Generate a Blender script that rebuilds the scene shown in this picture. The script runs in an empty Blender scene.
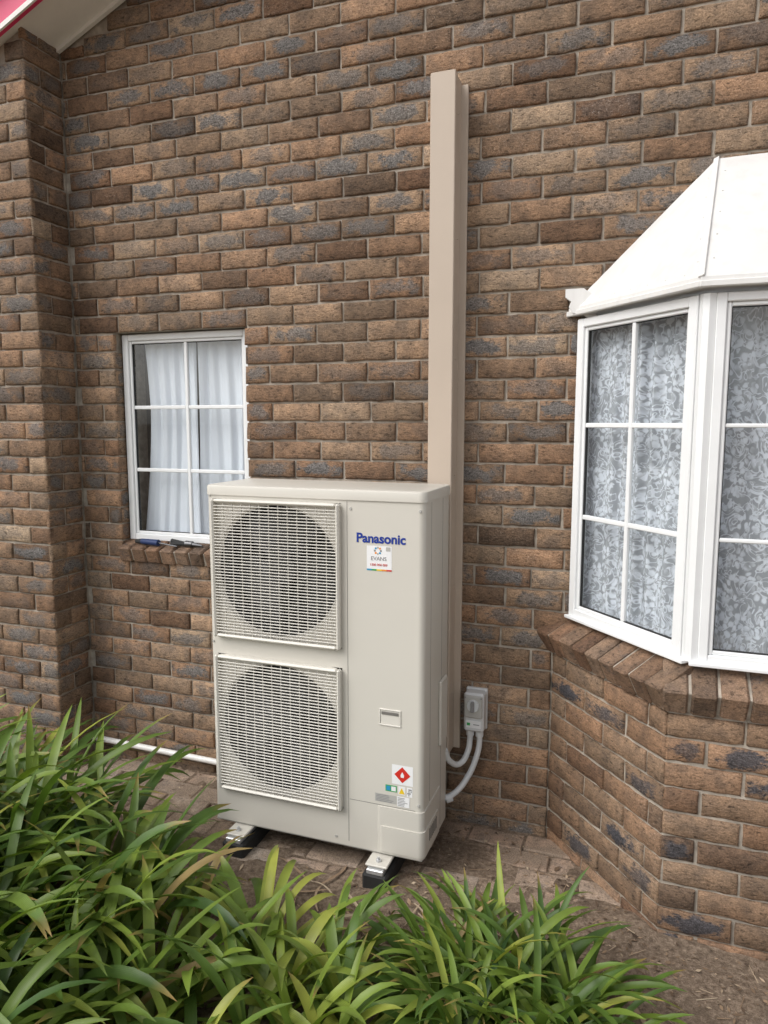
import bpy, math, random
import bmesh
from mathutils import Vector, noise, Matrix
random.seed(7)
R = random.random
def U(a,b): return a+(b-a)*random.random()
sc = bpy.context.scene
COL = sc.collection

# ------------------------------------------------------------------ materials
def newmat(name):
    m = bpy.data.materials.new(name); m.use_nodes = True
    nt = m.node_tree
    b = nt.nodes.get('Principled BSDF')
    return m, nt, b
def nd(nt, typ, **kw):
    n = nt.nodes.new(typ)
    for k,v in kw.items(): setattr(n,k,v)
    return n
def lk(nt,a,b): nt.links.new(a,b)
def math_(nt,op,a,b=None,c=None,clamp=False):
    n = nt.nodes.new('ShaderNodeMath'); n.operation=op; n.use_clamp=clamp
    for i,v in enumerate((a,b,c)):
        if v is None: continue
        if hasattr(v,'is_output'): lk(nt,v,n.inputs[i])
        else: n.inputs[i].default_value=v
    return n.outputs[0]
def mixc(nt,fac,a,b,blend='MIX'):
    n = nt.nodes.new('ShaderNodeMix'); n.data_type='RGBA'; n.blend_type=blend
    for s,v in ((n.inputs[0],fac),(n.inputs[6],a),(n.inputs[7],b)):
        if hasattr(v,'is_output'): lk(nt,v,s)
        else:
            s.default_value = v if not isinstance(v,tuple) else (v+(1,) if len(v)==3 else v)
    return n.outputs[2]
def ramp(nt,fac,stops,interp='LINEAR'):
    n = nt.nodes.new('ShaderNodeValToRGB'); cr=n.color_ramp; cr.interpolation=interp
    while len(cr.elements)<len(stops): cr.elements.new(0.5)
    for e,(p,c) in zip(cr.elements,stops):
        e.position=p; e.color = c+(1,) if isinstance(c,tuple) else (c,c,c,1)
    lk(nt,fac,n.inputs[0]); return n.outputs[0]
def noise_(nt,vec,scale,detail=4,rough=.55,dist=0):
    n = nt.nodes.new('ShaderNodeTexNoise')
    n.inputs['Scale'].default_value=scale; n.inputs['Detail'].default_value=detail
    n.inputs['Roughness'].default_value=rough; n.inputs['Distortion'].default_value=dist
    if vec is not None: lk(nt,vec,n.inputs['Vector'])
    return n.outputs[0]
def bump_(nt,h,strength,dist,b):
    n = nt.nodes.new('ShaderNodeBump'); n.inputs['Strength'].default_value=strength
    n.inputs['Distance'].default_value=dist; lk(nt,h,n.inputs['Height']); lk(nt,n.outputs[0],b.inputs['Normal'])
def objco(nt):
    return nt.nodes.new('ShaderNodeTexCoord').outputs['Object']
def scaled(nt,vec,s):
    n = nt.nodes.new('ShaderNodeMapping'); n.inputs['Scale'].default_value=s; lk(nt,vec,n.inputs['Vector']); return n.outputs[0]

def brick_mat(name, stops, blotch, blotch_gain=1.0, rough=.85, bumpd=.004, white=.5, dirt=None):
    m,nt,b = newmat(name)
    a1 = nd(nt,'ShaderNodeAttribute',attribute_name='bcol'); a2 = nd(nt,'ShaderNodeAttribute',attribute_name='buv')
    s1 = nt.nodes.new('ShaderNodeSeparateColor'); lk(nt,a1.outputs['Color'],s1.inputs[0])
    s2 = nt.nodes.new('ShaderNodeSeparateColor'); lk(nt,a2.outputs['Color'],s2.inputs[0])
    co = objco(nt)
    off = nt.nodes.new('ShaderNodeVectorMath'); off.operation='ADD'; lk(nt,co,off.inputs[0])
    cmb = nt.nodes.new('ShaderNodeCombineXYZ')
    k = math_(nt,'MULTIPLY',s1.outputs[2],37.0)
    lk(nt,k,cmb.inputs[0]); lk(nt,k,cmb.inputs[1]); lk(nt,math_(nt,'MULTIPLY',s1.outputs[0],19.0),cmb.inputs[2])
    lk(nt,cmb.outputs[0],off.inputs[1]); pos=off.outputs[0]
    base = ramp(nt,s1.outputs[0],stops)
    hue = ramp(nt,s1.outputs[2],[(0,(1.07,.98,.93)),(.5,(1,1,1)),(1,(.94,1.0,1.04))])
    base = mixc(nt,1.0,base,hue,'MULTIPLY')
    n1 = noise_(nt,pos,17,2,.6); n2 = noise_(nt,pos,190,3,.75)
    n3 = noise_(nt,scaled(nt,pos,(1,1,2.4)),52,4,.7,.5)
    tint = ramp(nt,n1,[(.3,(.70,.71,.73)),(.7,(1.25,1.19,1.11))])
    c = mixc(nt,1.0,base,tint,'MULTIPLY')
    u = math_(nt,'MULTIPLY',math_(nt,'ABSOLUTE',math_(nt,'SUBTRACT',s2.outputs[0],.5)),2.0)
    v = math_(nt,'MULTIPLY',math_(nt,'ABSOLUTE',math_(nt,'SUBTRACT',s2.outputs[1],.5)),2.0)
    d = math_(nt,'SQRT',math_(nt,'ADD',math_(nt,'POWER',u,2.0),math_(nt,'POWER',v,2.0)))
    d = math_(nt,'ADD',d,math_(nt,'MULTIPLY',math_(nt,'SUBTRACT',n1,.5),2.0))
    d = math_(nt,'ADD',d,math_(nt,'MULTIPLY',math_(nt,'SUBTRACT',n3,.5),1.6))
    mr = nd(nt,'ShaderNodeMapRange',interpolation_type='SMOOTHSTEP'); lk(nt,d,mr.inputs[0])
    mr.inputs[1].default_value=.98; mr.inputs[2].default_value=.52; mr.inputs[3].default_value=0; mr.inputs[4].default_value=1
    mk = math_(nt,'MULTIPLY',math_(nt,'MULTIPLY',mr.outputs[0],s1.outputs[1]),blotch_gain,clamp=True)
    bl = mixc(nt,1.0,blotch,ramp(nt,n2,[(.3,.6),(.7,1.4)]),'MULTIPLY')
    c = mixc(nt,mk,c,bl)
    c = mixc(nt,1.0,c,ramp(nt,n2,[(.25,.52),(.5,1.0),(.75,1.45)]),'MULTIPLY')
    c = mixc(nt,1.0,c,ramp(nt,n3,[(.32,.28),(.45,.92),(.7,1.2)]),'MULTIPLY')
    n4 = noise_(nt,co,2.6,2,.6)
    w = math_(nt,'MULTIPLY',ramp(nt,n4,[(.48,0.0),(.66,1.0)]),ramp(nt,n2,[(.60,0.0),(.70,1.0)]))
    c = mixc(nt,math_(nt,'MULTIPLY',w,white),c,(.52,.48,.42))
    c = mixc(nt,1.0,c,ramp(nt,n4,[(.3,.86),(.7,1.12)]),'MULTIPLY')
    if dirt:
        nn=noise_(nt,co,5.5,4,.65); c=mixc(nt,ramp(nt,nn,[(.34,0.0),(.56,.92)]),c,mixc(nt,1.0,dirt,ramp(nt,n2,[(.3,.5),(.7,1.5)]),'MULTIPLY'))
    lk(nt,c,b.inputs['Base Color']); b.inputs['Roughness'].default_value=rough
    b.inputs['Specular IOR Level'].default_value=.25
    h = math_(nt,'ADD',math_(nt,'MULTIPLY',n3,1.0),math_(nt,'MULTIPLY',n2,.5))
    bump_(nt,h,1.0,bumpd,b)
    return m

M_brick = brick_mat('wall_brick',[(0,(.148,.096,.064)),(.35,(.250,.168,.112)),(.7,(.330,.228,.153)),(1,(.43,.312,.218))],(.170,.162,.155),.95,.85,.007)
M_brickbay = brick_mat('bay_brick',[(0,(.13,.083,.057)),(.4,(.215,.144,.096)),(.8,(.280,.185,.122)),(1,(.35,.24,.165))],(.065,.065,.073),1.0,.65,.004,.3)
M_sillbrick = brick_mat('sill_brick',[(0,(.13,.084,.058)),(.5,(.205,.135,.092)),(1,(.27,.180,.125))],(.12,.11,.11),.5,.7,.003,.3)
M_paver = brick_mat('paver',[(0,(.33,.25,.195)),(.5,(.42,.33,.265)),(1,(.49,.41,.34))],(.28,.25,.22),.5,.9,.003,.6,dirt=(.26,.20,.15))

def simple(name,col,rough=.5,metal=0,var=.08,scale=8,bump=0,bscale=200,spec=.5,streak=0):
    m,nt,b = newmat(name); co=objco(nt)
    n = noise_(nt,co,scale,4,.6)
    c = mixc(nt,1.0,col,ramp(nt,n,[(.3,1-var),(.7,1+var)]),'MULTIPLY')
    if streak:
        n2=noise_(nt,scaled(nt,co,(9,9,1.5)),2.2,3,.6); c=mixc(nt,math_(nt,'MULTIPLY',ramp(nt,n2,[(.52,0.0),(.8,1.0)]),streak),c,(.30,.27,.22))
    lk(nt,c,b.inputs['Base Color'])
    b.inputs['Roughness'].default_value=rough
    b.inputs['Metallic'].default_value=metal; b.inputs['Specular IOR Level'].default_value=spec
    if bump>0: bump_(nt,noise_(nt,co,bscale,2),bump,.001,b)
    return m
M_mortar = simple('mortar',(.37,.325,.270),.95,var=.30,scale=22,bump=1.0,bscale=350,spec=.2)
M_white  = simple('white_aluminium',(.80,.81,.81),.35,var=.03,streak=.06)
M_roofw  = simple('white_sheet_roof',(.72,.71,.69),.45,var=.06,scale=3,streak=.16)
M_soffit = simple('soffit_paint',(.82,.80,.76),.6,var=.04)
M_barge  = simple('barge_paint',(.66,.035,.13),.4,var=.05)
M_tiles  = simple('roof_tiles',(.22,.10,.08),.8,var=.2)
M_ac     = simple('ac_cream_paint',(.60,.572,.510),.40,var=.02,scale=3,spec=.45)
M_acgr   = simple('ac_grille_plastic',(.65,.622,.560),.45,var=.02)
M_dark   = simple('dark_cavity',(.012,.012,.013),.7)
M_fan    = simple('fan_plastic',(.045,.045,.047),.45)
M_seam   = simple('seam_gap',(.16,.15,.135),.8)
M_duct   = simple('duct_colour_steel',(.50,.415,.335),.46,var=.03,scale=4,spec=.4,streak=.05)
M_rubber = simple('black_rubber',(.02,.02,.02),.75,var=.2,scale=30)
M_galv   = simple('galvanised_steel',(.62,.63,.64),.4,metal=.6,var=.12,scale=40)
M_pvc    = simple('grey_pvc',(.62,.63,.63),.4,var=.04)
M_wpipe  = simple('white_pvc',(.80,.79,.76),.35,var=.08,scale=20)
M_blue   = simple('logo_blue',(.008,.035,.27),.4)
M_sticker= simple('sticker_white',(.80,.80,.80),.4,var=.02)
M_red    = simple('sticker_red',(.60,.03,.02),.4)
M_orange = simple('sticker_orange',(.75,.25,.03),.4)
M_yellow = simple('sticker_yellow',(.80,.55,.02),.4)
M_green  = simple('sticker_green',(.05,.35,.10),.4)
M_cyan   = simple('sticker_cyan',(.03,.28,.50),.4)
M_grey   = simple('print_grey',(.25,.25,.25),.5)
M_lgrey  = simple('label_grey',(.44,.43,.40),.5)
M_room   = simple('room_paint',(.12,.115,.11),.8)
M_tool   = simple('tool_blue_rubber',(.015,.035,.12),.5)
M_steel  = simple('tool_steel',(.12,.12,.125),.35,metal=.9)

def glass():
    m,nt,b = newmat('window_glass'); nt.nodes.remove(b)
    out = nt.nodes['Material Output']
    lw = nt.nodes.new('ShaderNodeLayerWeight')
    f = math_(nt,'ADD',math_(nt,'MULTIPLY',math_(nt,'POWER',lw.outputs['Facing'],4.0),.8),.07,clamp=True)
    t = nd(nt,'ShaderNodeBsdfTransparent'); t.inputs[0].default_value=(.92,.95,.96,1)
    g = nd(nt,'ShaderNodeBsdfGlossy'); g.inputs['Roughness'].default_value=.015
    mx = nt.nodes.new('ShaderNodeMixShader'); lk(nt,f,mx.inputs[0]); lk(nt,t.outputs[0],mx.inputs[1]); lk(nt,g.outputs[0],mx.inputs[2])
    lk(nt,mx.outputs[0],out.inputs[0]); return m
M_glass = glass()
def cloth(name,lace):
    m,nt,b = newmat(name); nt.nodes.remove(b); out=nt.nodes['Material Output']
    a2=nd(nt,'ShaderNodeAttribute',attribute_name='buv'); co=a2.outputs['Color']
    d=nd(nt,'ShaderNodeBsdfDiffuse'); d.inputs[0].default_value=(.84,.86,.91,1)
    tp=nd(nt,'ShaderNodeBsdfTransparent')
    m2=nt.nodes.new('ShaderNodeMixShader')
    if lace:
        nw=nt.nodes.new('ShaderNodeTexNoise'); nw.inputs['Scale'].default_value=16; nw.inputs['Detail'].default_value=2; lk(nt,co,nw.inputs['Vector'])
        wv=nt.nodes.new('ShaderNodeVectorMath'); wv.operation='MULTIPLY_ADD'; lk(nt,nw.outputs['Color'],wv.inputs[0]); wv.inputs[1].default_value=(.05,.05,0); lk(nt,co,wv.inputs[2])
        v1=nt.nodes.new('ShaderNodeTexVoronoi'); v1.voronoi_dimensions='2D'; v1.inputs['Scale'].default_value=38; v1.inputs['Randomness'].default_value=1; lk(nt,wv.outputs[0],v1.inputs['Vector'])
        fl = ramp(nt,v1.outputs['Distance'],[(.0,1.0),(.30,.95),(.48,.0)])
        vine = ramp(nt,noise_(nt,co,15,1,.5,2.5),[(.42,0.0),(.46,1.0),(.50,1.0),(.54,0.0)])
        patch = ramp(nt,noise_(nt,co,11,2,.6),[(.40,.10),(.55,1.0)])
        o = math_(nt,'MAXIMUM',math_(nt,'MULTIPLY',fl,patch),math_(nt,'MULTIPLY',vine,.85))
        o = math_(nt,'ADD',math_(nt,'MULTIPLY',o,.50),.46,clamp=True)
        lk(nt,o,m2.inputs[0])
    else: m2.inputs[0].default_value=.96
    lk(nt,tp.outputs[0],m2.inputs[1]); lk(nt,d.outputs[0],m2.inputs[2]); lk(nt,m2.outputs[0],out.inputs[0])
    return m
M_sheer=cloth('sheer_curtain_cloth',False); M_lace=cloth('lace_cloth',True)

def leafmat():
    m,nt,b=newmat('strap_leaf')
    a=nd(nt,'ShaderNodeAttribute',attribute_name='bcol'); s=nt.nodes.new('ShaderNodeSeparateColor'); lk(nt,a.outputs['Color'],s.inputs[0])
    a2=nd(nt,'ShaderNodeAttribute',attribute_name='buv'); s2=nt.nodes.new('ShaderNodeSeparateColor'); lk(nt,a2.outputs['Color'],s2.inputs[0])
    c=ramp(nt,s.outputs[0],[(0,(.032,.075,.016)),(.40,(.088,.155,.026)),(.75,(.190,.262,.040)),(.93,(.35,.37,.070)),(1,(.33,.24,.10))])
    c=mixc(nt,ramp(nt,s2.outputs[1],[(0.0,.8),(.28,0.0)]),c,(.27,.34,.12))
    c=mixc(nt,math_(nt,'MULTIPLY',ramp(nt,s2.outputs[1],[(.86,0.0),(1.0,1.0)]),s.outputs[1]),c,(.32,.20,.07))
    w=math_(nt,'SINE',math_(nt,'MULTIPLY',s2.outputs[0],60.0))
    c=mixc(nt,1.0,c,ramp(nt,math_(nt,'MULTIPLY_ADD',w,.5,.5),[(0,.86),(1,1.12)]),'MULTIPLY')
    co=objco(nt); c=mixc(nt,1.0,c,ramp(nt,noise_(nt,co,9,2),[(.3,.75),(.7,1.25)]),'MULTIPLY')
    lk(nt,c,b.inputs['Base Color']); b.inputs['Roughness'].default_value=.44; b.inputs['Specular IOR Level'].default_value=.38
    out=nt.nodes['Material Output']
    tr=nd(nt,'ShaderNodeBsdfTranslucent'); lk(nt,mixc(nt,1.0,c,(1.5,1.6,.7),'MULTIPLY'),tr.inputs[0])
    mx=nt.nodes.new('ShaderNodeMixShader'); mx.inputs[0].default_value=.22
    lk(nt,b.outputs[0],mx.inputs[1]); lk(nt,tr.outputs[0],mx.inputs[2]); lk(nt,mx.outputs[0],out.inputs[0])
    return m
M_leaf=leafmat()
def soilmat():
    m,nt,b=newmat('garden_soil'); co=objco(nt)
    n1=noise_(nt,co,3,3,.6); n2=noise_(nt,co,45,6,.75); n3=noise_(nt,co,160,3,.7)
    c=ramp(nt,n2,[(.28,(.075,.052,.037)),(.5,(.205,.152,.110)),(.72,(.38,.295,.22))])
    c=mixc(nt,1.0,c,ramp(nt,n1,[(.3,.75),(.7,1.4)]),'MULTIPLY')
    c=mixc(nt,ramp(nt,n3,[(.60,0.0),(.68,.7)]),c,(.42,.34,.26))
    lk(nt,c,b.inputs['Base Color']); b.inputs['Roughness'].default_value=.95; b.inputs['Specular IOR Level'].default_value=.2
    bump_(nt,math_(nt,'ADD',n2,math_(nt,'MULTIPLY',n3,.4)),1.0,.012,b); return m
M_soil=soilmat()
def littermat():
    m,nt,b=newmat('dead_leaf'); a=nd(nt,'ShaderNodeAttribute',attribute_name='bcol'); s=nt.nodes.new('ShaderNodeSeparateColor'); lk(nt,a.outputs['Color'],s.inputs[0])
    c=ramp(nt,s.outputs[0],[(0,(.06,.038,.025)),(.4,(.17,.11,.065)),(.75,(.32,.22,.14)),(1,(.46,.37,.26))])
    lk(nt,c,b.inputs['Base Color']); b.inputs['Roughness'].default_value=.85; return m
M_litter=littermat()

# ------------------------------------------------------------------ mesh builder
class MB:
    def __init__(s,mats): s.v=[];s.f=[];s.m=[];s.c=[];s.u=[];s.mats=mats
    def vert(s,p,c=(0,0,0),u=(0,0,0)):
        s.v.append(tuple(p)); s.c.append(c); s.u.append(u); return len(s.v)-1
    def face(s,idx,mi=0): s.f.append(tuple(idx)); s.m.append(mi)
    def quad(s,pts,mi=0,c=(0,0,0)):
        s.face([s.vert(p,c) for p in pts],mi)
    def box(s,cen,half,bev=.002,mi=0,ax=None,c=(0,0,0),jit=0,long=0):
        ax = ax or (Vector((1,0,0)),Vector((0,1,0)),Vector((0,0,1)))
        cen=Vector(cen); h=half; b=min(bev,min(h)*.9); ix={}
        for sx in(-1,1):
            for sy in(-1,1):
                for sz in(-1,1):
                    sg=(sx,sy,sz); dj=Vector((U(-jit,jit),U(-jit,jit),U(-jit,jit)))
                    for k in range(3):
                        l=[sg[i]*(h[i]-(0 if i==k else b)) for i in range(3)]
                        p=cen+ax[0]*l[0]+ax[1]*l[1]+ax[2]*l[2]+dj
                        o=[i for i in range(3) if i!=long]
                        uu=(l[long]/h[long]*.5+.5, l[o[1]]/h[o[1]]*.5+.5,0)
                        ix[(sg,k)]=s.vert(p,c,uu)
        for k in range(3):
            o=[i for i in range(3) if i!=k]
            for sgn in(-1,1):
                q=[]
                for a_,b_ in((-1,-1),(1,-1),(1,1),(-1,1)):
                    t=[0,0,0];t[k]=sgn;t[o[0]]=a_;t[o[1]]=b_;q.append(ix[(tuple(t),k)])
                s.face(q,mi)
            for a_ in(-1,1):
                for b_ in(-1,1):
                    t0=[0,0,0];t0[k]=-1;t0[o[0]]=a_;t0[o[1]]=b_;t1=list(t0);t1[k]=1
                    t0=tuple(t0);t1=tuple(t1)
                    s.face((ix[(t0,o[0])],ix[(t1,o[0])],ix[(t1,o[1])],ix[(t0,o[1])]),mi)
        for sx in(-1,1):
            for sy in(-1,1):
                for sz in(-1,1):
                    sg=(sx,sy,sz); s.face((ix[(sg,0)],ix[(sg,1)],ix[(sg,2)]),mi)
    def bx(s,x0,x1,y0,y1,z0,z1,bev=.002,mi=0,**k):
        s.box(((x0+x1)/2,(y0+y1)/2,(z0+z1)/2),((x1-x0)/2,(y1-y0)/2,(z1-z0)/2),bev,mi,**k)
    def prism(s,poly,z0,z1,mi=0,caps=True,skip=()):
        n=len(poly); a=[s.vert((p[0],p[1],z0)) for p in poly]; b=[s.vert((p[0],p[1],z1)) for p in poly]
        for i in range(n):
            if i in skip: continue
            j=(i+1)%n; s.face((a[i],a[j],b[j],b[i]),mi)
        if caps: s.face(a[::-1],mi); s.face(b,mi)
    def cyl(s,p0,p1,r0,r1=None,n=16,mi=0):
        r1=r0 if r1 is None else r1; p0=Vector(p0);p1=Vector(p1); d=(p1-p0).normalized()
        x=d.orthogonal().normalized(); y=d.cross(x)
        a=[];b=[]
        for i in range(n):
            t=2*math.pi*i/n; o=x*math.cos(t)+y*math.sin(t)
            a.append(s.vert(p0+o*r0)); b.append(s.vert(p1+o*r1))
        for i in range(n):
            j=(i+1)%n; s.face((a[i],a[j],b[j],b[i]),mi)
        s.face(a[::-1],mi); s.face(b,mi)
    def build(s,name,parent=None,smooth=None,recalc=True):
        me=bpy.data.meshes.new(name); me.from_pydata(s.v,[],s.f)
        for m in s.mats: me.materials.append(m)
        me.polygons.foreach_set('material_index',s.m)
        for nm,src in(('bcol',s.c),('buv',s.u)):
            at=me.attributes.new(nm,'FLOAT_COLOR','POINT'); fl=[]
            for c in src: fl.extend((c[0],c[1],c[2],1.0))
            at.data.foreach_set('color',fl)
        if recalc:
            bm=bmesh.new(); bm.from_mesh(me); bmesh.ops.recalc_face_normals(bm,faces=bm.faces); bm.to_mesh(me); bm.free()
        if smooth is not None:
            me.polygons.foreach_set('use_smooth',[True]*len(me.polygons)); me.set_sharp_from_angle(angle=math.radians(smooth))
        me.update()
        o=bpy.data.objects.new(name,me); COL.objects.link(o)
        if parent: o.parent=parent
        return o
def empty(name):
    o=bpy.data.objects.new(name,None); COL.objects.link(o); o.empty_display_size=.1; return o
def rrect(x0,x1,y0,y1,r,n=6):
    pts=[]
    for cx,cy,a0 in((x1-r,y0+r,-90),(x1-r,y1-r,0),(x0+r,y1-r,90),(x0+r,y0+r,180)):
        for i in range(n+1):
            a=math.radians(a0+90*i/n); pts.append((cx+r*math.cos(a),cy+r*math.sin(a)))
    return pts

# ------------------------------------------------------------------ layout numbers
WY=2.97; CH=.086; Z0=.04-CH*2; MD=.0115
PX=-2.737; PY=2.74
WX0,WX1=-2.492,-1.768
def rake(x):
    return 3.524+.42*(x+2.754) if x<1.0 else 3.524+.42*(3.754)-.42*(x-1.0)
house=empty('brick_house')

def add_brick(mb,org,t,n,s0,s1,z0,z1,col,hi=True):
    L=s1-s0; nx=(8 if L>.15 else 5) if hi else 2; nz=4 if hi else 2
    e=.006
    ss=[0]+[e+(L-2*e)*i/(nx-1) for i in range(nx)]+[L] if hi else [0,e,L-e,L]
    H=z1-z0
    zz=[0]+[e+(H-2*e)*i/(nz-2) for i in range(nz-1)]+[H] if hi else [0,e,H-e,H]
    off=U(-.0026,.0026); tl=U(-.014,.014); tz=U(-.03,.03); seed=R()*100
    dz=U(-.0015,.0015); g=[]; rot=U(-.006,.006)
    for j,zv in enumerate(zz):
        row=[]
        for i,sv in enumerate(ss):
            edge=(i in(0,len(ss)-1)) or (j in(0,len(zz)-1))
            p=Vector((sv*30+seed,zv*30,seed))
            d=off+tl*(sv-L/2)+tz*(zv-H/2)*.4+noise.noise(p)*.0032
            ws=wz=0
            if edge:
                d-=.0035+abs(noise.noise(p*1.7))*.006
                if i in(0,len(ss)-1): ws=noise.noise(p*2+Vector((9,0,0)))*.0035
                if j in(0,len(zz)-1): wz=noise.noise(p*2+Vector((0,9,0)))*.0042+noise.noise(p*.6)*.002
            q=org+t*(s0+sv+ws)+n*d; 
            row.append(mb.vert((q.x,q.y,z0+zv+wz+dz+rot*(sv-L/2)),col,(sv/L,zv/H,L)))
        g.append(row)
    for j in range(len(zz)-1):
        for i in range(len(ss)-1):
            mb.face((g[j][i],g[j][i+1],g[j+1][i+1],g[j+1][i]))
    ring=[g[0][i] for i in range(len(ss))]+[g[j][-1] for j in range(1,len(zz))]+[g[-1][i] for i in range(len(ss)-2,-1,-1)]+[g[j][0] for j in range(len(zz)-2,0,-1)]
    bk=[]
    for k in ring:
        v=Vector(mb.v[k])-n*.016; bk.append(mb.vert(v,col,mb.u[k]))
    for k in range(len(ring)):
        l=(k+1)%len(ring); mb.face((ring[l],ring[k],bk[k],bk[l]))

def brick_run(mb,org,t,n,s0,s1,z0,nc,off=0,holes=lambda z:[],top=None,colf=None,hiz=99,L=.240,his=None):
    t=Vector(t).normalized(); n=Vector(n).normalized(); org=Vector(org)
    for k in range(nc):
        zb=z0+k*CH; zc=zb+CH/2
        ints=[(s0,s1)]
        for a,b in holes(zc):
            new=[]
            for p,q in ints:
                if b<=p or a>=q: new.append((p,q)); continue
                if a>p: new.append((p,a))
                if b<q: new.append((b,q))
            ints=new
        ph=(k%2)*.5*L+off+U(-.010,.010)
        i0=int(math.floor((s0-ph)/L))-1; i1=int(math.ceil((s1-ph)/L))+1
        for i in range(i0,i1+1):
            a=ph+i*L; b=a+L
            for p,q in ints:
                x0=max(a,p); x1=min(b,q)
                if x1-x0<.02: continue
                g0=.005 if x0>p+.001 else .0015; g1=.005 if x1<q-.001 else .0015
                xx0=x0+g0+U(-.002,.002)*(x0>p+.001); xx1=x1-g1
                if xx1-xx0<.015: continue
                zt=zb+CH-.005
                if top is not None:
                    lim=min(top(xx0),top(xx1))
                    if zb+.012>lim: continue
                    zt=min(zt,lim-.001)
                if zt-(zb+.005)<.015: continue
                hi = zb<hiz and (his is None or his[0]<(xx0+xx1)/2<his[1])
                add_brick(mb,org,t,n,xx0,xx1,zb+.005,zt,colf(),hi)
def colmain():
    bl = U(.6,1.0) if R()<.24 else (U(.1,.6) if R()<.40 else 0)
    return (min(1,max(0,random.gauss(.43,.22))),bl,R())
def colbay():
    bl = U(.7,1.0) if R()<.30 else 0
    return (min(1,max(0,random.gauss(.48,.24))),bl,R())

def mholes(z):
    h=[]
    if 1.055<z<2.19: h.append((WX0-.006,WX1+.006))
    if z<.79: h.append((-.344,2.5))
    elif z<2.17: h.append((-.268,2.45))
    return h
mb=MB([M_brick])
brick_run(mb,(0,WY,0),(1,0,0),(0,-1,0),PX,4.5,Z0,62,off=.05,holes=mholes,top=rake,colf=colmain,hiz=3.9,his=(-3,1.6))
brick_run(mb,(WX0-.006,WY,0),(0,1,0),(1,0,0),0.002,.07,Z0+CH*14,12,colf=colmain,L=.3)
brick_run(mb,(WX1+.006,WY,0),(0,1,0),(-1,0,0),0.002,.07,Z0+CH*14,12,colf=colmain,L=.3)
mb.build('main_wall_bricks',house,smooth=60,recalc=False)
mb=MB([M_brick])
brick_run(mb,(0,PY,0),(1,0,0),(0,-1,0),-4.2,PX,Z0,45,off=PX,top=rake,colf=colmain,his=(-3.6,0))
brick_run(mb,(PX,PY,0),(0,1,0),(1,0,0),0.002,WY-PY,Z0,45,off=.11,top=lambda s:rake(PX),colf=colmain,L=.235)
mb.build('corner_pier_bricks',house,smooth=60,recalc=False)

mb=MB([M_mortar])
def core(x0,x1,z0,z1,y0=WY+MD,y1=WY+.24):
    a=z1 if z1 is not None else rake(x0)-.002; b=z1 if z1 is not None else rake(x1)-.002
    P=[(x0,y0,z0),(x1,y0,z0),(x1,y0,b),(x0,y0,a),(x0,y1,z0),(x1,y1,z0),(x1,y1,b),(x0,y1,a)]
    i=[mb.vert(p) for p in P]
    for f in((0,1,2,3),(5,4,7,6),(0,3,7,4),(1,5,6,2),(3,2,6,7),(0,4,5,1)): mb.face([i[k] for k in f])
core(PX-.05,WX0-.0145,-.3,None); core(WX0-.0145,WX1+.0145,-.3,1.06); core(WX0-.0145,WX1+.0145,2.194,None)
core(WX1+.0145,-.262,-.3,None); core(-.262,1.0,2.175,None); core(1.0,2.45,2.175,None); core(2.45,4.5,-.3,None)
core(-4.2,PX-MD,-.3,None,PY+MD,WY+.24)
mb.build('mortar_joints',house)

# bay base
B0=Vector((-.344,WY,0)); B1=Vector((.092,2.46,0)); B2=Vector((2.05,2.46,0)); B3=Vector((2.486,WY,0))
ZB=.815-CH*11
mb=MB([M_brickbay])
def nrm(a,b):
    d=(b-a).normalized(); return d, Vector((d.y,-d.x,0))
for a,b,o in((B0,B1,.11),(B1,B2,.0),(B2,B3,.05)):
    d,n=nrm(a,b); brick_run(mb,a,d,n,0.002,(b-a).length-.001,ZB,11,off=o,colf=colbay,L=.24)
mb.build('bay_base_bricks',house,smooth=60,recalc=False)
mb=MB([M_mortar])
def inset(pts,dist):
    out=[]
    for i,p in enumerate(pts):
        if i==0: d,n=nrm(pts[0],pts[1]); q=p-n*dist; t=(WY-q.y)/d.y; out.append(q+d*t)
        elif i==len(pts)-1: d,n=nrm(pts[-2],pts[-1]); q=p-n*dist; t=(WY-q.y)/d.y; out.append(q+d*t)
        else:
            d1,n1=nrm(pts[i-1],p); d2,n2=nrm(p,pts[i+1]); b=(n1+n2).normalized(); out.append(p-b*(dist/b.dot(n1)))
    return out
BP=[B0,B1,B2,B3]
I=inset(BP,.010); I2=[Vector((I[0].x,WY+.2,0))]+I+[Vector((I[-1].x,WY+.2,0))]
mb.prism([(p.x,p.y) for p in I2],-.3,.835,0)
Is=inset(BP,.055); mb.prism([(p.x,p.y) for p in [Vector((Is[0].x,WY+.1,0))]+Is+[Vector((Is[-1].x,WY+.1,0))]],.78,.945,0)
mb.build('bay_base_mortar',house)

mb=MB([M_sillbrick,M_mortar])
def sill(a,b,zf,zb_,over,depth,thick,w=.076):
    d,n=nrm(a,b); L=(b-a).length; cnt=max(1,int(round(L/(w+.010)))); st=L/cnt
    slope=math.atan2(zb_-zf,depth)
    ay=(-n*math.cos(slope)+Vector((0,0,1))*math.sin(slope)).normalized()
    az=d.cross(ay); az=az if az.z>0 else -az
    for i in range(cnt):
        c=a+d*((i+.5)*st)+n*(over+U(-.003,.003))+Vector((0,0,zf))
        c=c+ay*(depth/2)-az*(thick/2)+Vector((0,0,U(-.003,.003)))
        mb.box(c,(st/2-.0045,depth/2,thick/2),.007,0,(d,ay,az),(min(1,max(0,random.gauss(.5,.28))),1 if R()<.3 else 0,R()),jit=.002,long=1)
    c=(a+b)/2+n*(over-.009)+Vector((0,0,zf))+ay*(depth/2-.004)-az*(thick/2)
    mb.box(c,(L/2-.006,depth/2-.006,thick/2-.007),.002,1,(d,ay,az))
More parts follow.
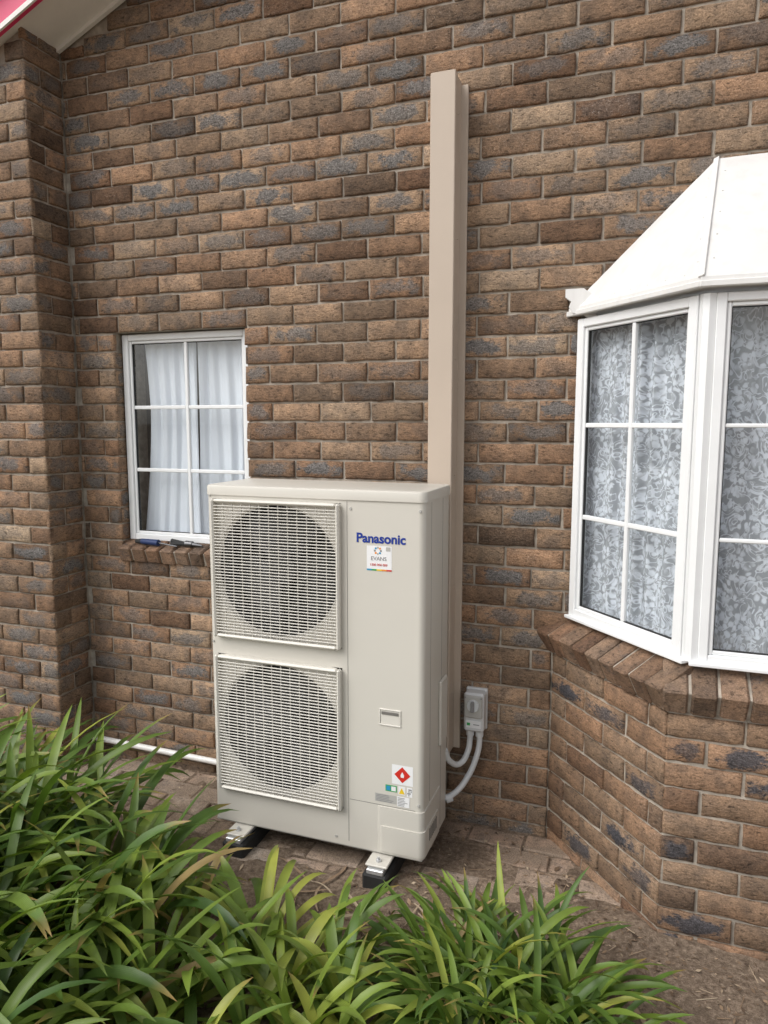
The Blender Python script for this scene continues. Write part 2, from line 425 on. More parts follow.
for a,b in((B0,B1),(B1,B2),(B2,B3)):
    d,n=nrm(a,b)
    sill(a-d*(.022 if a is not B0 else .045),b+d*(.022 if b is not B3 else .04),.905,.985,.055,.155,.10)
sill(Vector((WX0-.02,WY,0)),Vector((WX1+.02,WY,0)),1.128,1.165,.035,.115,.078)
mb.build('brick_sills',house,smooth=30)

# ------------------------------------------------------------------ windows
fr=MB([M_white,M_rubber]); gl=MB([M_glass])
Zv=Vector((0,0,1))
def window(p0,p1,z0,z1,cols,rows,fw=.04,dep=.045,mun=.018):
    p0=Vector(p0);p1=Vector(p1); d=(p1-p0).normalized(); n=Vector((d.y,-d.x,0)); L=(p1-p0).length; ax=(d,n,Zv)
    def bar(s0,s1,a,b,hd,o=0,bev=.003,mi=0):
        c=p0+d*((s0+s1)/2)+n*o+Zv*((a+b)/2); fr.box(c,((s1-s0)/2,hd,(b-a)/2),bev,mi,ax)
    bar(0,fw,z0,z1,dep/2); bar(L-fw,L,z0,z1,dep/2)
    bar(fw,L-fw,z0,z0+fw*.9,dep/2-.001); bar(fw,L-fw,z1-fw*.9,z1,dep/2-.001)
    s=fw+.014; zz0=z0+fw*.9; zz1=z1-fw*.9
    bar(fw,s,zz0,zz1,dep/2-.010); bar(L-s,L-fw,zz0,zz1,dep/2-.010)
    bar(s,L-s,zz0,zz0+.014,dep/2-.011); bar(s,L-s,zz1-.014,zz1,dep/2-.011)
    a0=zz0+.014;a1=zz1-.014
    for (u0,u1,v0,v1) in((s,s+.003,a0,a1),(L-s-.003,L-s,a0,a1),(s+.003,L-s-.003,a0,a0+.003),(s+.003,L-s-.003,a1-.003,a1)): bar(u0,u1,v0,v1,.006,0,.0005,1)
    for i in range(1,cols):
        x=s+(L-2*s)*i/cols; bar(x-mun/2,x+mun/2,a0,a1,.009,0)
    for j in range(1,rows):
        z=a0+(a1-a0)*j/rows
        for i in range(cols):
            x0=s+(L-2*s)*i/cols+(mun/2 if i else 0); x1=s+(L-2*s)*(i+1)/cols-(mun/2 if i<cols-1 else 0)
            bar(x0,x1,z-mun/2,z+mun/2,.0082,0)
    q=[p0+d*s+Zv*a0,p0+d*(L-s)+Zv*a0,p0+d*(L-s)+Zv*a1,p0+d*s+Zv*a1]; gl.quad([v-n*.002 for v in q])
window((WX0,3.045,0),(WX1,3.045,0),1.160,2.188,2,3,fw=.034)
W0=Vector((-.262,WY-.012,0)); W1=Vector((.155,2.505,0)); W2=Vector((2.0,2.505,0)); W3=Vector((2.41,WY-.012,0))
d01,n01=nrm(W0,W1)
window(W0,W1-d01*.022,.985,2.150,2,3,fw=.036)
window(W1+Vector((.022,0,0)),W1+Vector((.66,0,0)),.985,2.150,1,3,fw=.030,mun=.013)
window(W1+Vector((.665,0,0)),W2-Vector((.665,0,0)),.985,2.150,1,3)
window(W2-Vector((.66,0,0)),W2-Vector((.022,0,0)),.985,2.150,1,3)
d23,n23=nrm(W2,W3); window(W2+d23*.022,W3,.985,2.150,2,3)
fr.cyl((W1.x+.002,W1.y+.002,.985),(W1.x+.002,W1.y+.002,2.15),.027,n=8); fr.cyl((W2.x,W2.y,.985),(W2.x,W2.y,2.15),.027,n=8)
for a,b in((W0,W1),(W1,W2),(W2,W3)):
    d,n=nrm(a,b); c=(a+b)/2+n*.022+Zv*.982; fr.box(c,((b-a).length/2+.004,.018,.006),.002,0,(d,n,Zv))
fr.build('window_frames',house,smooth=30); gl.build('window_glass',house,recalc=False)

cu=MB([M_sheer,M_lace])
def curtain(p0,p1,z0,z1,amp,per,mi,seed=0,edge0=None):
    p0=Vector(p0);p1=Vector(p1);d=(p1-p0).normalized();n=Vector((d.y,-d.x,0));L=(p1-p0).length
    nx=max(8,int(L/.006)); nz=26; g=[]
    for j in range(nz+1):
        f=j/nz; row=[]
        for i in range(nx+1):
            t=i/nx; s=L*t
            if edge0: s=edge0(f)+(L-edge0(f))*t
            ph=noise.noise(Vector((t*L*4,f*.8,seed)))*3.2
            a=amp*(.6+.4*noise.noise(Vector((t*L*5,f*2,seed+5))))
            o=math.sin(t*L/per*2*math.pi+ph)*a+math.sin(t*L/per*4.3*math.pi+ph*2+f)*a*.3
            row.append(cu.vert(p0+d*s+n*o+Zv*(z0+(z1-z0)*f),(0,0,0),(t*L*1.4+seed,f*(z1-z0),0)))
        g.append(row)
    for j in range(nz):
        for i in range(nx): cu.face((g[j][i],g[j][i+1],g[j+1][i+1],g[j+1][i]),mi)
curtain((-2.50,3.115,0),(-2.12,3.115,0),1.1,2.2,.015,.085,0,seed=1,edge0=lambda f:.02+.03*math.sin(f*3.1)+(.05 if f>.65 else .05*f/.65))
curtain((-2.150,3.125,0),(-1.70,3.125,0),1.1,2.2,.018,.080,0,seed=4,edge0=lambda f:.04*math.sin(f*2.2))
curtain(W0+Vector((.035,.045,0)),W1+Vector((.04,.10,0)),.95,2.16,.022,.085,1,seed=9)
curtain(W1+Vector((.03,.125,0)),W2+Vector((-.02,.115,0)),.95,2.16,.024,.09,1,seed=13)
cu.build('curtains',house,smooth=180,recalc=False)
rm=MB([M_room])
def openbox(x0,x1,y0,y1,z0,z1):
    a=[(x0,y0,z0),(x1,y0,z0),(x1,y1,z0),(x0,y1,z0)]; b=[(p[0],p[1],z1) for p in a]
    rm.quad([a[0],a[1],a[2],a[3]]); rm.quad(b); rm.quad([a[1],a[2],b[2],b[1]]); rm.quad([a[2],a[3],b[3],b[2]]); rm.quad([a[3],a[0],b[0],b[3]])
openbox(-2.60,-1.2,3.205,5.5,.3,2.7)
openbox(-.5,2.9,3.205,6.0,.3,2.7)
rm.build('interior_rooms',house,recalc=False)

# bay roof
rf=MB([M_roofw])
E=[Vector((-.315,WY,2.165)),Vector((.128,2.452,2.165)),Vector((2.02,2.452,2.165)),Vector((2.46,WY,2.165))]
A1=Vector((.185,WY,2.694)); A2=Vector((1.96,WY,2.694))
lip=Zv*.030
rf.quad([E[0]+lip,E[1]+lip,A1]); rf.quad([E[1]+lip,E[2]+lip,A2,A1]); rf.quad([E[2]+lip,E[3]+lip,A2])
for i in range(3): rf.quad([E[i],E[i+1],E[i+1]+lip,E[i]+lip])
rf.quad([E[0],E[3],E[2],E[1]])
for i in range(3):
    d,n=nrm(E[i],E[i+1]); c=(E[i]+E[i+1])/2+n*.004+Zv*.008; rf.box(c,((E[i+1]-E[i]).length/2+.003,.006,.010),.003,0,(d,n,Zv))
for e,a,sx in((E[1]+lip,A1,-1),(E[2]+lip,A2,1)):
    d=(a-e).normalized(); up=Vector((sx,-1.2,1.3)); sd_=d.cross(up).normalized(); up2=sd_.cross(d).normalized()
    up2 = up2 if up2.z>0 else -up2
    rf.box((a+e)/2+up2*.002,((a-e).length/2,.010,.003),.0015,0,(d,sd_,up2))
def rivets(a,b,nf,cnt):
    for k in range(cnt):
        p=a+(b-a)*((k+.5)/cnt); rf.cyl(p,p+nf*.003,.0035,.0022,8)
nL=((E[1]-E[0]).cross(A1-E[0])).normalized(); nL = nL if nL.z>0 else -nL
nF=((E[2]-E[1]).cross(A1-E[1])).normalized(); nF = nF if nF.z>0 else -nF
cL=(E[0]+E[1]+A1)/3
def sh(p,c,f=.06): return p+(c-p).normalized()*f
rivets(sh(E[0]+lip,cL,.05),sh(E[1]+lip,cL,.05),nL,7); rivets(sh(E[1]+lip,cL,.04),sh(A1,cL,.05),nL,5)
rivets(E[1]+lip+Vector((.03,.02,.02)),A1+Vector((.03,-.02,-.02)),nF,5)
pf=[(-.352,2.262),(-.285,2.262),(-.235,2.225),(-.235,2.150),(-.262,2.150),(-.285,2.165),(-.322,2.172),(-.338,2.195),(-.330,2.215),(-.352,2.232)]
pf=[(x+.028,z) for x,z in pf]
a_=[rf.vert((x,WY-.052,z)) for x,z in pf]; b_=[rf.vert((x,WY-.002,z)) for x,z in pf]
rf.face(a_); rf.face(b_[::-1])
for i in range(len(pf)):
    j=(i+1)%len(pf); rf.face((a_[i],a_[j],b_[j],b_[i]))
rf.build('bay_window_roof',house,recalc=True)

# main roof, soffit, barge board
ro=MB([M_soffit,M_barge,M_tiles,M_room])
def slab(x0,x1,y0,y1,o0,o1,mi):
    P=[]
    for y in(y0,y1):
        P+= [(x0,y,rake(x0)+o0),(x1,y,rake(x1)+o0),(x1,y,rake(x1)+o1),(x0,y,rake(x0)+o1)]
    i=[ro.vert(p) for p in P]
    for f in((0,1,2,3),(4,7,6,5),(0,4,5,1),(3,2,6,7),(0,3,7,4),(1,5,6,2)): ro.face([i[k] for k in f],mi)
for x0,x1 in((-4.8,.9999),(1.0,5.1)):
    slab(x0,x1,2.70,9.2,.0,.02,0); slab(x0,x1,2.672,2.697,-.022,.17,1); slab(x0,x1,2.60,9.3,.18,.22,2)
    slab(x0,x1,2.66,2.671,-.03,-.008,0); slab(x0,x1,WY-.022,WY-.002,-.020,-.001,0)
ro.quad([(-4.2,WY+.24,-.3),(-4.2,9,-.3),(-4.2,9,rake(-4.2)),(-4.2,WY+.24,rake(-4.2))],3)
ro.quad([(4.5,WY+.24,-.3),(4.5,9,-.3),(4.5,9,rake(4.5)),(4.5,WY+.24,rake(4.5))],3)
ro.quad([(-4.2,9,-.3),(4.5,9,-.3),(4.5,9,rake(4.5)),(1,9,rake(1.0)),(-4.2,9,rake(-4.2))],3)
ro.build('roof_and_soffit',house)

# ------------------------------------------------------------------ air conditioner
ac=empty('air_conditioner_outdoor_unit')
AX0,AX1,AY0,AY1,AZ0,AZ1=-1.655,-.742,2.468,2.815,.100,1.512
b=MB([M_ac,M_dark,M_fan,M_seam,M_acgr,M_lgrey])
pl=rrect(AX0,AX1,AY0,AY1,.022,7)
b.prism(pl,AZ0,AZ1-.03,0,caps=False,skip=(len(pl)-1,))
def plate(x0,x1,z0,z1,y=AY0,mi=0): b.quad([(x0,y,z0),(x1,y,z0),(x1,y,z1),(x0,y,z1)],mi)
GX0,GX1=-1.622,-1.068; G=[(.250,.822),(.898,1.458)]
gx=(GX0+GX1)/2
plate(AX0+.022,GX0,AZ0,AZ1-.03); plate(GX1,AX1-.022,AZ0,AZ1-.03)
plate(GX0,GX1,AZ0,G[0][0]); plate(GX0,GX1,G[0][1],G[1][0]); plate(GX0,GX1,G[1][1],AZ1-.03)
for z0,z1 in G:
    gz=(z0+z1)/2; r=.260; n=64; ci=[];si=[];bi=[];li=[]
    hx=(GX1-GX0)/2; hz=(z1-z0)/2
    for k in range(n):
        a=2*math.pi*k/n+math.pi/4; c_,s_=math.cos(a),math.sin(a); m=max(abs(c_)/hx,abs(s_)/hz)
        si.append(b.vert((gx+c_/m,AY0,gz+s_/m))); li.append(b.vert((gx+c_*(r+.010),AY0,gz+s_*(r+.010)))); ci.append(b.vert((gx+c_*r,AY0+.012,gz+s_*r))); bi.append(b.vert((gx+c_*(r-.012),AY0+.17,gz+s_*(r-.012))))
    for k in range(n):
        l=(k+1)%n; b.face((si[k],si[l],li[l],li[k]),4); b.face((li[k],li[l],ci[l],ci[k]),4); b.face((ci[k],ci[l],bi[l],bi[k]),2)
    b.face(bi,1)
    b.cyl((gx,AY0+.05,gz),(gx,AY0+.15,gz),.055,.06,24,2)
    for q in range(3):
        a0=2*math.pi*q/3+z0
        for k in range(8):
            t0=a0+k*.2;t1=t0+.2
            def pt(t,rr,kk): return (gx+math.cos(t)*rr,AY0+.125-.065*kk/8,gz+math.sin(t)*rr)
            b.quad([pt(t0,.05,k),pt(t0,.235,k),pt(t1,.235,k+1),pt(t1,.05,k+1)],2)
    fw=.014; y0=AY0-.030; y1=AY0-.001
    b.bx(GX0,GX0+fw,y0,y1,z0,z1,.006,4); b.bx(GX1-fw,GX1,y0,y1,z0,z1,.006,4)
    b.bx(GX0+fw,GX1-fw,y0+.0005,y1,z0,z0+fw,.006,4); b.bx(GX0+fw,GX1-fw,y0+.0005,y1,z1-fw,z1,.006,4)
    ns=44; step=(z1-z0-2*fw)/ns
    for k in range(1,ns):
        z=z0+fw+k*step
        b.bx(GX0+fw,GX1-fw,AY0-.026,AY0-.0205,z-.0019,z+.0019,.0012,4)
    nv=13
    for k in range(1,nv):
        x=GX0+fw+(GX1-GX0-2*fw)*k/nv; b.bx(x-.0012,x+.0012,AY0-.0203,AY0-.014,z0+fw,z1-fw,.0005,4)
lp=[(AZ1-.042,-.004),(AZ1-.040,.005),(AZ1-.010,.005),(AZ1-.003,.002),(AZ1,-.006)]
rings=[]
for z,o in lp:
    rr=rrect(AX0-o,AX1+o,AY0-o,AY1+o,.024+o,7); rings.append([b.vert((p[0],p[1],z)) for p in rr])
for a_,c_ in zip(rings,rings[1:]):
    for i in range(len(a_)):
        j=(i+1)%len(a_); b.face((a_[i],a_[j],c_[j],c_[i]),0)
b.face(rings[-1],0)
b.bx(-1.046,-1.044,AY0-.0006,AY0+.001,AZ0+.02,AZ1-.045,.0002,3)
b.bx(AX1-.001,AX1+.0006,AY0+.085,AY0+.087,.30,AZ1-.045,.0002,3)
b.bx(AX1-.001,AX1+.0006,AY0+.24,AY0+.242,.12,AZ1-.045,.0002,3)
cv=rrect(-.935,AX1+.004,AY0-.004,AY0+.24,.024,7); b.prism(cv,AZ0+.002,.292,0)
cv=rrect(-.925,AX1+.008,AY0-.008,AY0+.20,.026,7); b.prism(cv,AZ0+.012,.215,0)
b.bx(-1.04,AX1-.03,AY0-.0006,AY0+.001,.2955,.2975,.0002,3)
for k in range(6): b.bx(AX1+.007,AX1+.0095,AY0+.06+k*.018,AY0+.07+k*.018,.15,.20,.001,3)
hx,hz=-.874,.652
for s_ in(-1,1):
    b.bx(hx-.044,hx+.044,AY0-.004,AY0-.0002,hz+s_*.030-.003,hz+s_*.030+.003,.0015,4)
    b.bx(hx+s_*.041-.003,hx+s_*.041+.003,AY0-.0036,AY0-.0002,hz-.0268,hz+.0268,.0015,4)
b.quad([(hx-.037,AY0-.0007,hz-.026),(hx+.037,AY0-.0007,hz-.026),(hx+.037,AY0-.0007,hz+.026),(hx-.037,AY0-.0007,hz+.026)],4)
b.bx(hx-.034,hx+.034,AY0-.003,AY0-.001,hz+.010,hz+.022,.001,3)
b.bx(AX1-.002,AX1+.012,AY0+.20,AY0+.30,.47,.74,.008,0)
for px,pz in((-.76,.32),(-.76,1.44),(-1.03,1.44),(-1.64,.87),(-1.64,.13),(-1.10,.13),(-1.64,1.47)):
    b.cyl((px,AY0-.003,pz),(px,AY0,pz),.005,.006,10,5)
b.bx(AX0+.004,AX1-.004,AY0+.004,AY1-.004,AZ0-.008,AZ0+.006,.002,5)
b.build('cabinet',ac,smooth=35)
ft=MB([M_rubber,M_galv,M_ac])
for fx in(-1.52,-.905):
    ft.bx(fx-.05,fx+.05,2.375,2.93,-.01,.062,.008,0)
    ft.bx(fx-.034,fx+.034,2.38,2.925,.060,.080,.003,1)
    ft.bx(fx-.044,fx+.044,2.395,2.50,.081,.091,.003,2); ft.bx(fx-.042,fx+.042,2.79,2.88,.083,.091,.003,2)
    ft.cyl((fx,2.425,.085),(fx,2.425,.108),.0055,n=8,mi=1); ft.cyl((fx,2.425,.091),(fx,2.425,.099),.011,n=6,mi=1)
ft.build('rubber_mounting_feet',ac,smooth=30)

def text(body,x,z,size,mat,y,name,width=None,parent=ac,bold=.0):
    c=bpy.data.curves.new(name,'FONT'); c.body=body; c.size=size; c.align_x='CENTER'; c.align_y='CENTER'; c.extrude=.0004; c.offset=bold
    o=bpy.data.objects.new(name,c); COL.objects.link(o); o.location=(x,y,z); o.rotation_euler=(math.pi/2,0,0); c.materials.append(mat); o.parent=parent
    if width:
        bpy.context.view_layer.update(); w=o.dimensions.x
        if w>0: o.scale=(width/w,width/w,1)
    return o
text('Panasonic',-.911,1.332,.05,M_blue,AY0-.001,'logo_text',.192,bold=.0014)
lb=MB([M_sticker,M_red,M_orange,M_yellow,M_green,M_cyan,M_grey,M_lgrey])
def lab(x0,x1,z0,z1,mi,lay=0):
    y=AY0-.0008-.0006*lay; lb.quad([(x0,y,z0),(x1,y,z0),(x1,y,z1),(x0,y,z1)],mi)
lab(-.966,-.868,1.213,1.306,0)
for k,mi in enumerate((5,4,3,2,1)): lab(-.966+k*.0196,-.966+(k+1)*.0196,1.213,1.219,mi,1)
for k in range(8):
    a=2*math.pi*k/8; x=-.922+math.cos(a)*.012; z=1.288+math.sin(a)*.012
    lb.quad([(x-.0035,AY0-.0014,z-.0035),(x+.0035,AY0-.0014,z-.0035),(x+.0035,AY0-.0014,z+.0035),(x-.0035,AY0-.0014,z+.0035)],(6,2,7,5)[k%4])
lab(-.890,-.873,1.288,1.303,7,1)
text('EVANS',-.919,1.258,.02,M_grey,AY0-.0016,'sticker_name',.060)
text('1300 000 000',-.919,1.235,.012,M_red,AY0-.0016,'sticker_phone',.066)
lab(-.866,-.782,.392,.470,0); s_=.032; cx,cz=-.824,.432
lb.quad([(cx,AY0-.0014,cz-s_),(cx+s_,AY0-.0014,cz),(cx,AY0-.0014,cz+s_),(cx-s_,AY0-.0014,cz)],1)
lb.quad([(cx-.006,AY0-.002,cz-.010),(cx+.006,AY0-.002,cz-.010),(cx+.007,AY0-.002,cz),(cx,AY0-.002,cz+.013),(cx-.007,AY0-.002,cz)],0)
lab(-.892,-.846,.358,.384,4); lab(-.888,-.872,.362,.380,5,1); lab(-.868,-.850,.362,.380,0,1)
lab(-.840,-.812,.352,.386,0); lb.quad([(-.838,AY0-.0014,.356),(-.814,AY0-.0014,.356),(-.826,AY0-.0014,.380)],3)
lab(-.806,-.784,.348,.386,0); 
for k in range(16): 
    x=-.804+.0045*(k%4); z=.352+.0075*(k//4)
    if R()<.7: lab(x,x+.0038,z,z+.006,6,1)
lab(-.935,-.848,.310,.343,7)
for k in range(5): lab(-.930,-.930+U(.05,.075),.313+k*.006,.3155+k*.006,6,1)
lab(-.845,-.795,.304,.345,0,1)
for k in range(6): lab(-.842,-.842+U(.02,.040),.308+k*.006,.3105+k*.006,6,2)
lb.build('labels',ac,recalc=False)

# ------------------------------------------------------------------ pipe duct
du=MB([M_duct,M_seam])
DX0,DX1,DT,DBm=-.846,-.746,3.085,.34
du.bx(DX0+.004,DX1-.006,WY-.118,WY+.002,DBm,DT-.004,.002,0)
du.bx(DX0,DX1,WY-.126,WY-.092,DBm-.002,DT,.003,0)
du.bx(DX0-.012,DX1+.022,WY-.014,WY+.001,DBm,DT-.012,.002,0)
du.bx(DX0+.005,DX1-.007,WY-.124,WY-.002,DT-.02,DT+.001,.002,0)
for k in range(6):
    z=.6+k*.47; du.cyl((DX1-.007,WY-.055,z),(DX1-.003,WY-.055,z),.004,.003,8,0)
duct=du.build('pipe_cover_duct',smooth=30)

# ------------------------------------------------------------------ isolator switch + conduits
iso=empty('electrical_isolator_switch')
s=MB([M_pvc,M_sticker,M_red,M_grey,M_green,M_lgrey])
ix,iz=-.650,.535
s.bx(ix-.043,ix+.043,WY-.075,WY-.006,iz-.085,iz+.085,.008,0)
s.bx(ix-.039,ix+.039,WY-.086,WY-.074,iz-.02,iz+.078,.005,5)
s.bx(ix-.046,ix+.046,WY-.020,WY+.0,iz-.090,iz+.090,.004,0)
s.cyl((ix,WY-.086,iz+.035),(ix,WY-.094,iz+.035),.027,.025,24,0); s.bx(ix-.007,ix+.007,WY-.108,WY-.090,iz+.012,iz+.058,.003,3)
s.bx(ix-.032,ix+.032,WY-.0775,WY-.0752,iz-.066,iz-.034,.0006,1)
s.bx(ix-.028,ix-.014,WY-.0785,WY-.0776,iz-.056,iz-.044,.0003,4); s.bx(ix+.0,ix+.026,WY-.0785,WY-.0776,iz-.052,iz-.048,.0003,3)
for q in(-.034,.034): s.cyl((ix+q,WY-.087,iz+.070),(ix+q,WY-.0855,iz+.070),.004,.004,8,3)
s.build('switch_box',iso,smooth=30)
def tube(name,pts,r,mat,parent=None):
    c=bpy.data.curves.new(name,'CURVE'); c.dimensions='3D'; c.bevel_depth=r; c.bevel_resolution=4; c.resolution_u=14
    sp=c.splines.new('BEZIER'); sp.bezier_points.add(len(pts)-1)
    for p,q in zip(sp.bezier_points,pts): p.co=q; p.handle_left_type=p.handle_right_type='AUTO'
    c.materials.append(mat); c.use_fill_caps=True
    o=bpy.data.objects.new(name,c); COL.objects.link(o)
    if parent: o.parent=parent
    return o
tube('conduit_1',[(ix+.020,WY-.045,iz-.082),(ix+.020,WY-.045,iz-.15),(ix+.012,WY-.06,.335),(ix-.015,WY-.09,.260),(ix-.055,WY-.14,.205),(AX1-.005,2.80,.180)],.0125,M_pvc,iso)
tube('conduit_2',[(ix-.020,WY-.040,iz-.082),(ix-.022,WY-.040,iz-.13),(ix-.026,WY-.055,.355),(ix-.050,WY-.09,.310),(ix-.082,WY-.14,.335),(AX1-.005,2.795,.400)],.0125,M_pvc,iso)
g=MB([M_pvc]); 
for q in(-.020,.020): g.cyl((ix+q,WY-.044,iz-.084),(ix+q,WY-.044,iz-.112),.017,.017,12)
g.cyl((AX1,2.80,.180),(AX1+.022,2.815,.187),.018,.018,12); g.build('cable_glands',iso,smooth=30)

tube('drain_pipe',[(-2.72,WY-.035,.092),(-2.3,WY-.035,.085),(-1.9,WY-.035,.078),(-1.45,WY-.035,.070)],.015,M_wpipe)

# tools on the left window sill
t=MB([M_tool,M_steel,M_rubber])
zt=1.150
t.cyl((-2.38,2.975,zt+.012),(-2.27,2.960,zt+.012),.014,.016,12,0); t.cyl((-2.42,2.980,zt+.010),(-2.38,2.975,zt+.012),.010,.014,12,2)
t.cyl((-2.27,2.960,zt+.012),(-2.15,2.945,zt+.003),.0045,.004,8,1)
t.build('screwdriver',smooth=40)
t=MB([M_tool,M_steel,M_rubber])
t.cyl((-2.22,3.00,zt+.020),(-2.12,2.985,zt+.012),.011,.008,8,2); t.cyl((-2.20,2.965,zt+.010),(-2.12,2.978,zt+.012),.011,.008,8,2)
t.cyl((-2.125,2.983,zt+.012),(-2.085,2.982,zt+.012),.017,.015,10,1); t.cyl((-2.085,2.982,zt+.012),(-2.03,2.98,zt+.008),.012,.005,8,1)
t.build('pliers',smooth=40)

# ------------------------------------------------------------------ ground
def edge_y(x): return 2.44+.10*noise.noise(Vector((x*1.7,3.1,0)))+.05*noise.noise(Vector((x*7,1.1,0)))
def gh(x,y):
    e=edge_y(x)+(max(0,x+.45)*.35); k=min(1,max(0,(e-y)/.20+.5)); k=k*k*(3-2*k)
    soil=.014+.022*noise.noise(Vector((x*2.2,y*2.2,0)))+.012*noise.noise(Vector((x*9,y*9,2)))+.005*noise.noise(Vector((x*30,y*30,2)))
    far=min(1,max(0,(abs(x)+abs(y-2)-4)/3)); soil*=1-far
    lo=-.002+.013*noise.noise(Vector((x*4,y*4,7)))+.005*noise.noise(Vector((x*18,y*18,7)))
    return lo*(1-k)+soil*k
def axis(lo,hi,st,far):
    a=[]; v=lo
    while v<=hi: a.append(v); v+=st
    l=[lo-.5,lo-2,lo-8,lo-40,-far]; h=[hi+.5,hi+2,hi+8,hi+40,far]
    return l[::-1]+a+h
xs=axis(-3.3,2.2,.020,400); ys=axis(.4,3.0,.020,400)
gm=MB([M_soil]); gg=[[gm.vert((x,y,gh(x,y))) for x in xs] for y in ys]
for j in range(len(ys)-1):
    for i in range(len(xs)-1): gm.face((gg[j][i],gg[j][i+1],gg[j+1][i+1],gg[j+1][i]))
gm.build('ground',smooth=180,recalc=False)
pm=MB([M_paver]); 
for j in range(10):
    y=2.95-.118*j-.059
    for i in range(18):
        x=-2.9+.236*i+(j%2)*.118
        if x>.2 or y<edge_y(x)-.18: continue
        pm.box((x,y,-.027+U(-.005,.004)),(.114,.055,.028),.005,0,None,(min(1,max(0,random.gauss(.5,.25))),1 if R()<.4 else 0,R()),jit=.0015,long=0)
pm.build('paved_path',smooth=30)

lt=MB([M_litter])
def under_bay(x,y): return (x>-.37 and y>2.97-(x+.344)*1.17-.03 and x<.12) or (x>=.07 and y>2.43)
for k in range(4600):
    if k<3000: x=U(-1.0,1.2); y=U(1.7,2.95)
    else: x=U(-3,1.5); y=U(.9,2.95)
    if under_bay(x,y): continue
    ey=edge_y(x)+max(0,x+.45)*.35
    if y>ey and R()<.40: continue
    z=max(gh(x,y),-.001)+.003
    a=U(0,6.3); l=U(.003,.014)*(1.9 if R()<.10 else 1); w=l*U(.12,.5); tx=Vector((math.cos(a),math.sin(a),U(-.25,.25))); ty=Vector((-math.sin(a),math.cos(a),U(-.5,.5)))
    p=Vector((x,y,z+R()*.004)); c=(R(),0,0)
    lt.quad([p-tx*l,p-ty*w,p+tx*l*.8,p+ty*w],0,c)
for k in range(210):
    x=U(-1.0,1.0); y=U(1.8,2.85)
    if under_bay(x-.05,y+.06) or under_bay(x,y): continue
    a=U(0,6.3); l=U(.02,.08); d_=Vector((math.cos(a),math.sin(a),0)); z=max(gh(x,y),-.001)+.004
    p=Vector((x,y,z)); q=p+d_*l+Vector((0,0,U(0,.01)))
    if under_bay(q.x,q.y): continue
    c0=len(lt.v); lt.cyl(p,q,.0016,.0009,5)
    cc=U(.3,1.0)
    for i in range(c0,len(lt.v)): lt.c[i]=(cc,0,0)

# ------------------------------------------------------------------ agapanthus
def leaf(mb,base,az,L,el,curl,wid,tone,tip,fold=.35,twist=0,sway=0):
    n=12; pos=Vector(base); out=[]
    ang=el; a=az
    for i in range(n+1):
        t=i/n
        d=Vector((math.cos(a)*math.cos(ang),math.sin(a)*math.cos(ang),math.sin(ang)))
        side=Vector((-math.sin(a),math.cos(a),0)); up=side.cross(d)*-1
        if up.z<0: up=-up
        tw=twist*t; s2=side*math.cos(tw)+up*math.sin(tw); u2=up*math.cos(tw)-side*math.sin(tw)
        w=wid*(.60+.40*min(1,t*4))*(1-max(0,(t-.66)/.34)**2)
        w=max(w,.0006)
        fl=gh(pos.x,pos.y)+.006
        if pos.z<fl: pos.z=fl+.002*R()
        c=(tone,tip,0)
        out.append((mb.vert(pos-s2*w*.5+u2*w*fold*.5,c,(0,t,0)),mb.vert(pos,c,(.5,t,0)),mb.vert(pos+s2*w*.5+u2*w*fold*.5,c,(1,t,0))))
        pos=pos+d*(L/n)
        ang-=curl*(.15+1.7*t)/n; a+=sway/n
    for p,q in zip(out,out[1:]):
        mb.face((p[0],p[1],q[1],q[0])); mb.face((p[1],p[2],q[2],q[1]))
random.seed(99)
for k in range(70):
    x=U(-1.5,.1);y=U(1.5,2.34)
    leaf(lt,(x,y,gh(x,y)+.01),U(0,6.3),U(.12,.32),U(0,.25),U(.3,1.2),U(.006,.014),U(.5,1),0,.2,U(-1,1),U(-1,1))
lt.build('leaf_litter',recalc=False)

def clump(mb,cx,cy,nl,L,wid,tone,spread=.045,elmin=.45,curl=(.9,2.1),ymax=2.42):
    tc=random.gauss(0,.07)
    for k in range(nl):
        az=U(0,2*math.pi)
        inner=k/nl; el=elmin+(1.45-elmin)*(1-inner)*U(.7,1.0)+U(0,.12)
        l=L*U(.72,1.15)
        bx=cx+math.cos(az)*spread*inner+U(-.01,.01); by=cy+math.sin(az)*spread*inner+U(-.01,.01)
        reach=by+math.sin(az)*l*.78
        if reach>ymax:
            k_=(ymax-by)/(reach-by+1e-6)
            if k_<.5 and R()<.6: az=-abs(az%math.pi)
            l*=max(.55,k_)
        tn=min(.92,max(0,random.gauss(tone+tc,.17)))
        if R()<.02: tn=1.0
        leaf(mb,(bx,by,gh(bx,by)),az,l,el,U(*curl),wid*U(.75,1.15),tn,1 if R()<.35 else 0,U(.2,.5),U(-.7,.7),U(-.5,.5))
mb=MB([M_leaf]); random.seed(11)
pts=[]
for gy in range(8):
    for gx_ in range(8):
        x=-2.95+gx_*.20+U(-.07,.07)+(gy%2)*.1; y=.85+gy*.165+U(-.06,.06)
        if x>-1.46-.20*max(0,(y-1.6))/.5+(.15 if y<1.4 else 0): continue
        if y>1.98 and x>-1.85: continue
        pts.append((x,y))
for x,y in pts:
    clump(mb,x,y,21,.72 if x<-1.8 else .58,.034,.50,elmin=.62,curl=(1.0,2.1),ymax=2.28 if x>-1.85 else 2.6)
mb.build('agapanthus_plant',smooth=180,recalc=False)
mb=MB([M_leaf]); random.seed(23)
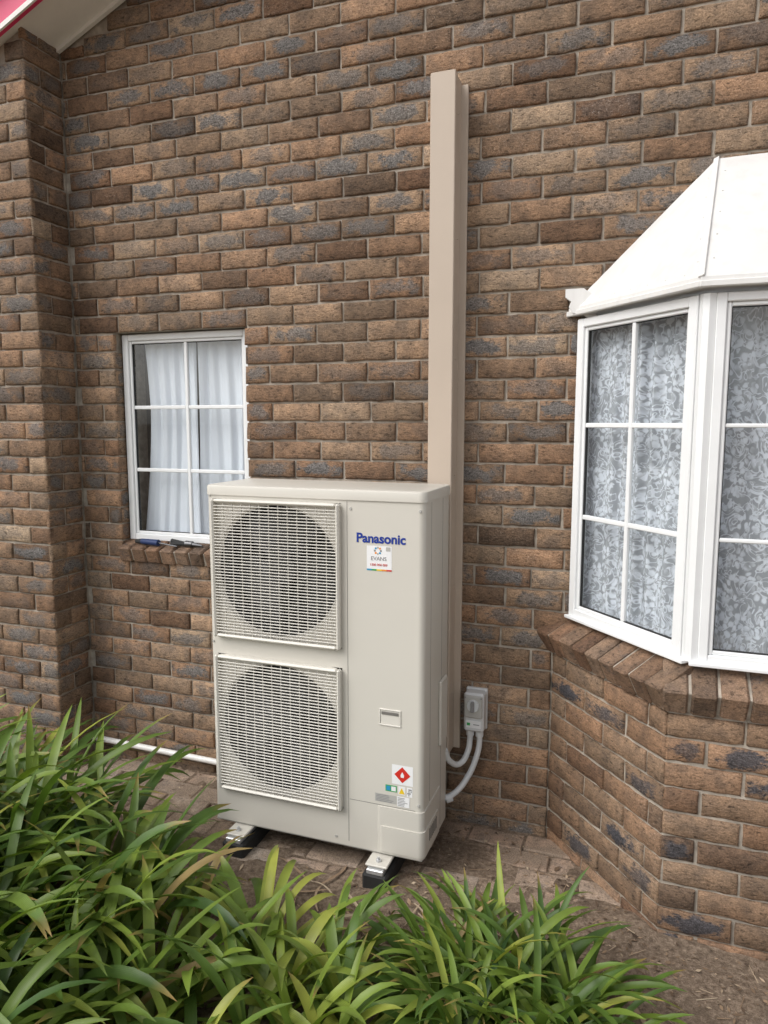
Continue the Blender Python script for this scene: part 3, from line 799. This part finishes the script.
for x,y,l in((-1.10,1.86,.44),(-.95,1.74,.44),(-1.20,1.68,.46),(-.86,1.90,.36),(-1.34,1.84,.42),(-.98,1.56,.42),(-1.25,1.50,.46),(-1.05,1.38,.42),(-.76,1.76,.34),(-.85,1.60,.38),(-.72,1.58,.34)):
    clump(mb,x,y,20,l,.031,.64,elmin=.25,ymax=2.28)
mb.build('agapanthus_plant',smooth=180,recalc=False)
mb=MB([M_leaf]); random.seed(31)
for x,y,l in((-.34,2.02,.42),(-.44,1.94,.40),(-.22,1.98,.42),(-.33,1.88,.42),(-.12,1.92,.38),(-.50,1.82,.34),(-.22,1.80,.40),(-.40,1.72,.36),(-.54,1.95,.32),(-.10,1.78,.34)):
    clump(mb,x,y,36,l,.021,.50,elmin=.45,ymax=2.42)
mb.build('agapanthus_plant',smooth=180,recalc=False)

# ------------------------------------------------------------------ light, world, camera
sd=Vector((-.68,-.72,1.05)).normalized()
su=bpy.data.lights.new('sun','SUN'); su.energy=1.25; su.angle=math.radians(40); su.color=(1,.97,.93)
so=bpy.data.objects.new('sun',su); COL.objects.link(so); so.rotation_euler=(-sd).to_track_quat('-Z','Y').to_euler(); so.location=(0,0,8)
w=bpy.data.worlds.new('World'); sc.world=w; w.use_nodes=True; nt=w.node_tree
sky=nt.nodes.new('ShaderNodeTexSky'); sky.sky_type='NISHITA'; sky.sun_disc=False
sky.sun_elevation=math.asin(sd.z); sky.sun_rotation=math.atan2(sd.x,sd.y)%(2*math.pi); sky.dust_density=3
hs=nt.nodes.new('ShaderNodeHueSaturation'); hs.inputs['Saturation'].default_value=.20; hs.inputs['Value'].default_value=1.45
bg=nt.nodes['Background']; nt.links.new(sky.outputs[0],hs.inputs['Color']); nt.links.new(hs.outputs[0],bg.inputs[0]); bg.inputs[1].default_value=.15
cam=bpy.data.cameras.new('camera'); co_=bpy.data.objects.new('camera',cam); COL.objects.link(co_)
co_.location=(0,0,1.76); co_.rotation_euler=(math.radians(90-7.1),0,math.radians(20))
cam.sensor_fit='VERTICAL'; cam.sensor_height=36; cam.lens=725/1024*36; cam.clip_end=1500; cam.clip_start=.02
sc.camera=co_
sc.view_settings.view_transform='Standard'; sc.view_settings.look='None'; sc.view_settings.exposure=0
